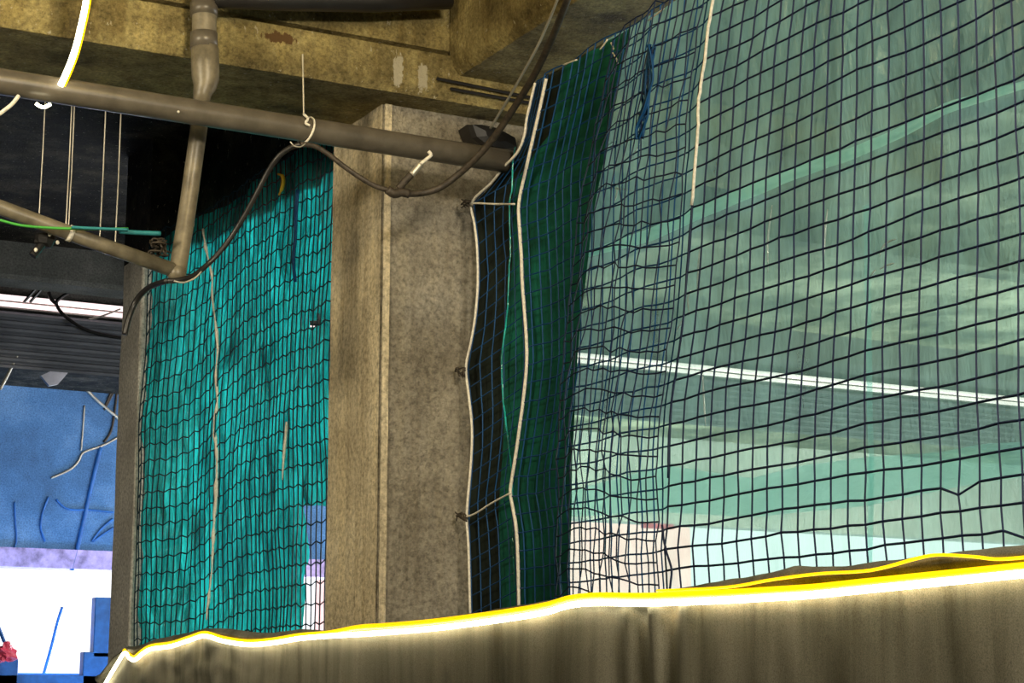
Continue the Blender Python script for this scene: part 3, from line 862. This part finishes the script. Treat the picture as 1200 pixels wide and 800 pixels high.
cab([(196, 329, 7.66), (180, 334, 7.8), (168, 342, 7.9), (158, 355, 7.95), (151, 372, 7.95), (146, 392, 7.95)], 0.013, 'cable_run', M['black'], mc)
cab([(454, 222, 7.32), (462, 227, 7.32), (470, 225, 7.32), (479, 227, 7.32)], 0.021, 'tee_joint', M['dirtycable'], mc, 3)
cab([(467, 221, 7.32), (474, 213, 7.3), (482, 204, 7.28)], 0.017, 'stub', M['dirtycable'], mc, 3)
cab([(482, 205, 7.28), (488, 198, 7.27), (493, 192, 7.26)], 0.015, 'stub_sleeve', M['wire'], mc, 3)
cab([(491, 194, 7.26), (499, 187, 7.26), (505, 182, 7.25), (502, 177, 7.25)], 0.008, 'stripped_end', M['white'], mc, 3)
cab([(340, 166, 7.38), (345, 171, 7.38), (352, 172, 7.38), (358, 168, 7.38)], 0.003, 'tie_wire', M['wire'], mc, 3)
cab([(204, 329, 7.62), (215, 331, 7.62), (228, 326, 7.62), (236, 318, 7.62)], 0.004, 'tie_wire', M['wire'], mc, 3)

gc = thing('green_cable', atY(90, 268, 7.66)); tag(gc, 'green cable with a teal taped end lying along the branch pipe', 'cable')
cab([(-20, 254, 7.66), (0, 258, 7.66), (25, 264, 7.66), (60, 267, 7.66), (100, 268, 7.66), (150, 268, 7.66)], 0.006, 'sheath', M['green'], gc)
cab([(84, 266, 7.64), (100, 267, 7.64), (125, 268, 7.64), (150, 269, 7.64)], 0.0065, 'grey_wrap', M['teal'], gc)
cab([(140, 271, 7.66), (160, 272.5, 7.66), (188, 273.5, 7.66)], 0.0105, 'taped_end', M['teal'], gc)

for i, (x0, x1, y1, r) in enumerate(((51, 46, 250, 0.003), (84, 77, 268, 0.0032), (88, 80, 272, 0.0032), (119, 117, 278, 0.0035), (141, 135, 285, 0.0035))):
    Yw = 7.9 + 0.35
    lab = ['faint hanging wire nearest the left edge', 'left wire of the close hanging pair', 'right wire of the close hanging pair', 'hanging wire just right of the close pair', 'rightmost wire hanging left of the down pipe'][i]
    zt_ = 5.2
    b_ = atY(x1, y1, 8.7); a_ = Vector((b_.x, 8.7, 5.2))
    o = MB().tube([a_, b_ + Vector((0.003, 0, 0.3)), b_], r, 6).build('hanging_wire', M['wire'])
    tag(o, lab, 'wire', 'thin wires hanging from the dark ceiling')
b_ = atY(227, 265, 8.7)
o = MB().tube([(b_.x, 8.7, 5.2), b_], 0.003, 6).build('hanging_wire', M['wire']); tag(o, 'short hanging wire right behind the down pipe', 'wire', 'thin wires hanging from the dark ceiling')

# tangle of wire behind the pipe elbow
tg = MB()
for k in range(7):
    tg.tube(smooth_path([atY(188 + rnd.uniform(-14, 12), 290 + rnd.uniform(-10, 10), 7.8 + rnd.uniform(-.03, .05)) for _ in range(5)], 4), 0.005, 5)
o = tg.build('wire_tangle', M['dirtycable'], None, True); tag(o, 'tangle of dusty wire behind the foot of the down pipe', 'wire')

jb = thing('junction_block', atY(54, 282, 7.75)); tag(jb, 'small black junction block with shiny terminals below the branch pipe', 'junction block')
p = atY(53, 281, 7.8)
MB().blob(p, (0.05, 0.03, 0.035), 8, 6, 0.5).build('body', M['black'], jb)
MB().tube([p, p + Vector((-0.05, 0, -0.075))], 0.018, 8).build('plug', M['black'], jb)
for dx, dz in ((0.01, 0.018), (0.045, -0.012), (-0.045, -0.055)):
    MB().blob(p + Vector((dx, -0.03, dz)), (0.008, 0.008, 0.010)).build('terminal', M['white'], jb, True)

# cables dangling in the far hall
fc = [
    ('black cable looping down in front of the pinkish light slot', [(135, 312), (110, 325), (85, 340), (72, 348), (66, 355), (72, 366), (85, 377), (100, 386), (120, 392), (143, 396)], 16.12, 0.016, 'black'),
    ('short black cable bend left of the looping cable', [(57, 342), (60, 350), (66, 356)], 16.12, 0.018, 'black'),
    ('bright bent rod above the right end of the light slot', [(121, 325), (132, 319), (141, 312)], 16.27, 0.012, 'white'),
    ('pale thin wire under the right end of the light slot', [(104, 374), (120, 370), (141, 362)], 16.14, 0.008, 'wire'),
    ('pale slanted rod at the left edge below the ribbed fascia', [(0, 456), (10, 437), (22, 413)], 16.2, 0.014, 'wire'),
    ('long dark rod slanting down to the slim column', [(79, 434), (100, 455), (115, 470), (140, 491)], 21.985, 0.019, 'wire'),
    ('loose cable curving beside the slim column', [(139, 434), (132, 455), (122, 480), (136, 456), (134, 485), (130, 505), (122, 518)], 21.985, 0.014, 'dirtycable'),
    ('pale cable bending from the slim column to the lower left', [(139, 512), (120, 522), (98, 530), (92, 540), (82, 550), (60, 560)], 21.985, 0.014, 'wire'),
    ('thin dark drop wire left of the bent pale cable', [(99, 475), (97, 505), (95, 528)], 21.985, 0.010, 'wire'),
    ('long dark slanted rod over the blue far wall', [(118, 524), (108, 565), (98, 610), (90, 645), (84, 668)], 21.985, 0.026, 'bluedark'),
    ('short dark slanted rod against the white opening', [(73, 711), (67, 730), (60, 758), (51, 790)], 21.96, 0.018, 'bluedark'),
    ('thin dark cable hanging at the far left over the blue wall', [(17, 588), (18, 610), (19, 635), (12, 650), (6, 662)], 21.985, 0.012, 'bluedark'),
    ('curved dark cable hanging over the blue wall', [(57, 582), (50, 600), (48, 618), (53, 634)], 21.985, 0.014, 'bluedark'),
    ('dark cable pair drooping to the slim column', [(66, 585), (80, 596), (105, 597), (133, 600)], 21.985, 0.012, 'bluedark'),
    ('forked dark cable beside the slim column', [(132, 608), (120, 618), (108, 634), (122, 625), (133, 618)], 21.985, 0.014, 'bluedark'),
]
for lab, pts, Yc, r, mt in fc:
    o = cab([(a, b, Yc) for a, b in pts], r, 'loose_cable' if 'rod' not in lab else 'slanted_rod', M[mt])
    tag(o, lab, 'cable' if 'rod' not in lab else 'rod')

# torn ceiling panel in the blue area
tpn = [(82, 424), (104, 418), (98, 426), (80, 436), (76, 441), (68, 450), (58, 452), (48, 440)]
P = [atY(a, b, 17.6) for a, b in tpn]
mb = MB(); n = len(P)
mb.add([tuple(p) for p in P] + [(p.x, p.y + 0.05, p.z) for p in P], [tuple(range(n)), tuple(range(n, 2 * n))[::-1]] + [(i, (i + 1) % n, n + (i + 1) % n, n + i) for i in range(n)])
o = mb.build('torn_ceiling_board', M['ribbed']); tag(o, 'torn grey panel hanging below the ribbed fascia', 'panel')

# things on the far sill
mb = MB()
for (a, b, cc, d) in ((96, 764, 135, 812), (109, 700, 135, 770), (-30, 772, 22, 850), (-30, 791, 135, 850)):
    p0 = atY(a, d, 20.8); p1 = atY(cc, b, 20.8)
    mb.box((p0.x, 20.8, p0.z), (p1.x, 20.95, p1.z))
o = mb.build('blue_barrier', M['bluedark'], None, False, 0.01); tag(o, 'stepped blue barrier at the foot of the bright opening', 'barrier')
rc = thing('red_bundle', atY(8, 770, 20.5)); tag(rc, 'pink-red crumpled bundle at the lower left in front of the bright opening', 'bundle')
MB().blob(atY(6, 766, 20.5), (0.12, 0.08, 0.09), 12, 8, 0.9).build('wrapping', M['red'], rc)
MB().tube([atY(-2, 734, 20.5), atY(5, 752, 20.5)], 0.02, 6).build('handle', M['bluedark'], rc)
# things outside the far opening
o = MB().box((13.8, 33, 0), (22.0, 33.4, 6.6)).build('pink_daylight_backdrop', M['peach']); struct(o, 'added peach backdrop for the pinkish daylight outside the far opening')  # added backdrop that gives the daylight behind the film its pink tone
o = MB().box((13.9, 22.0, 3.93), (14.4, 22.06, 4.0)).build('red_board', M['red'], wf)
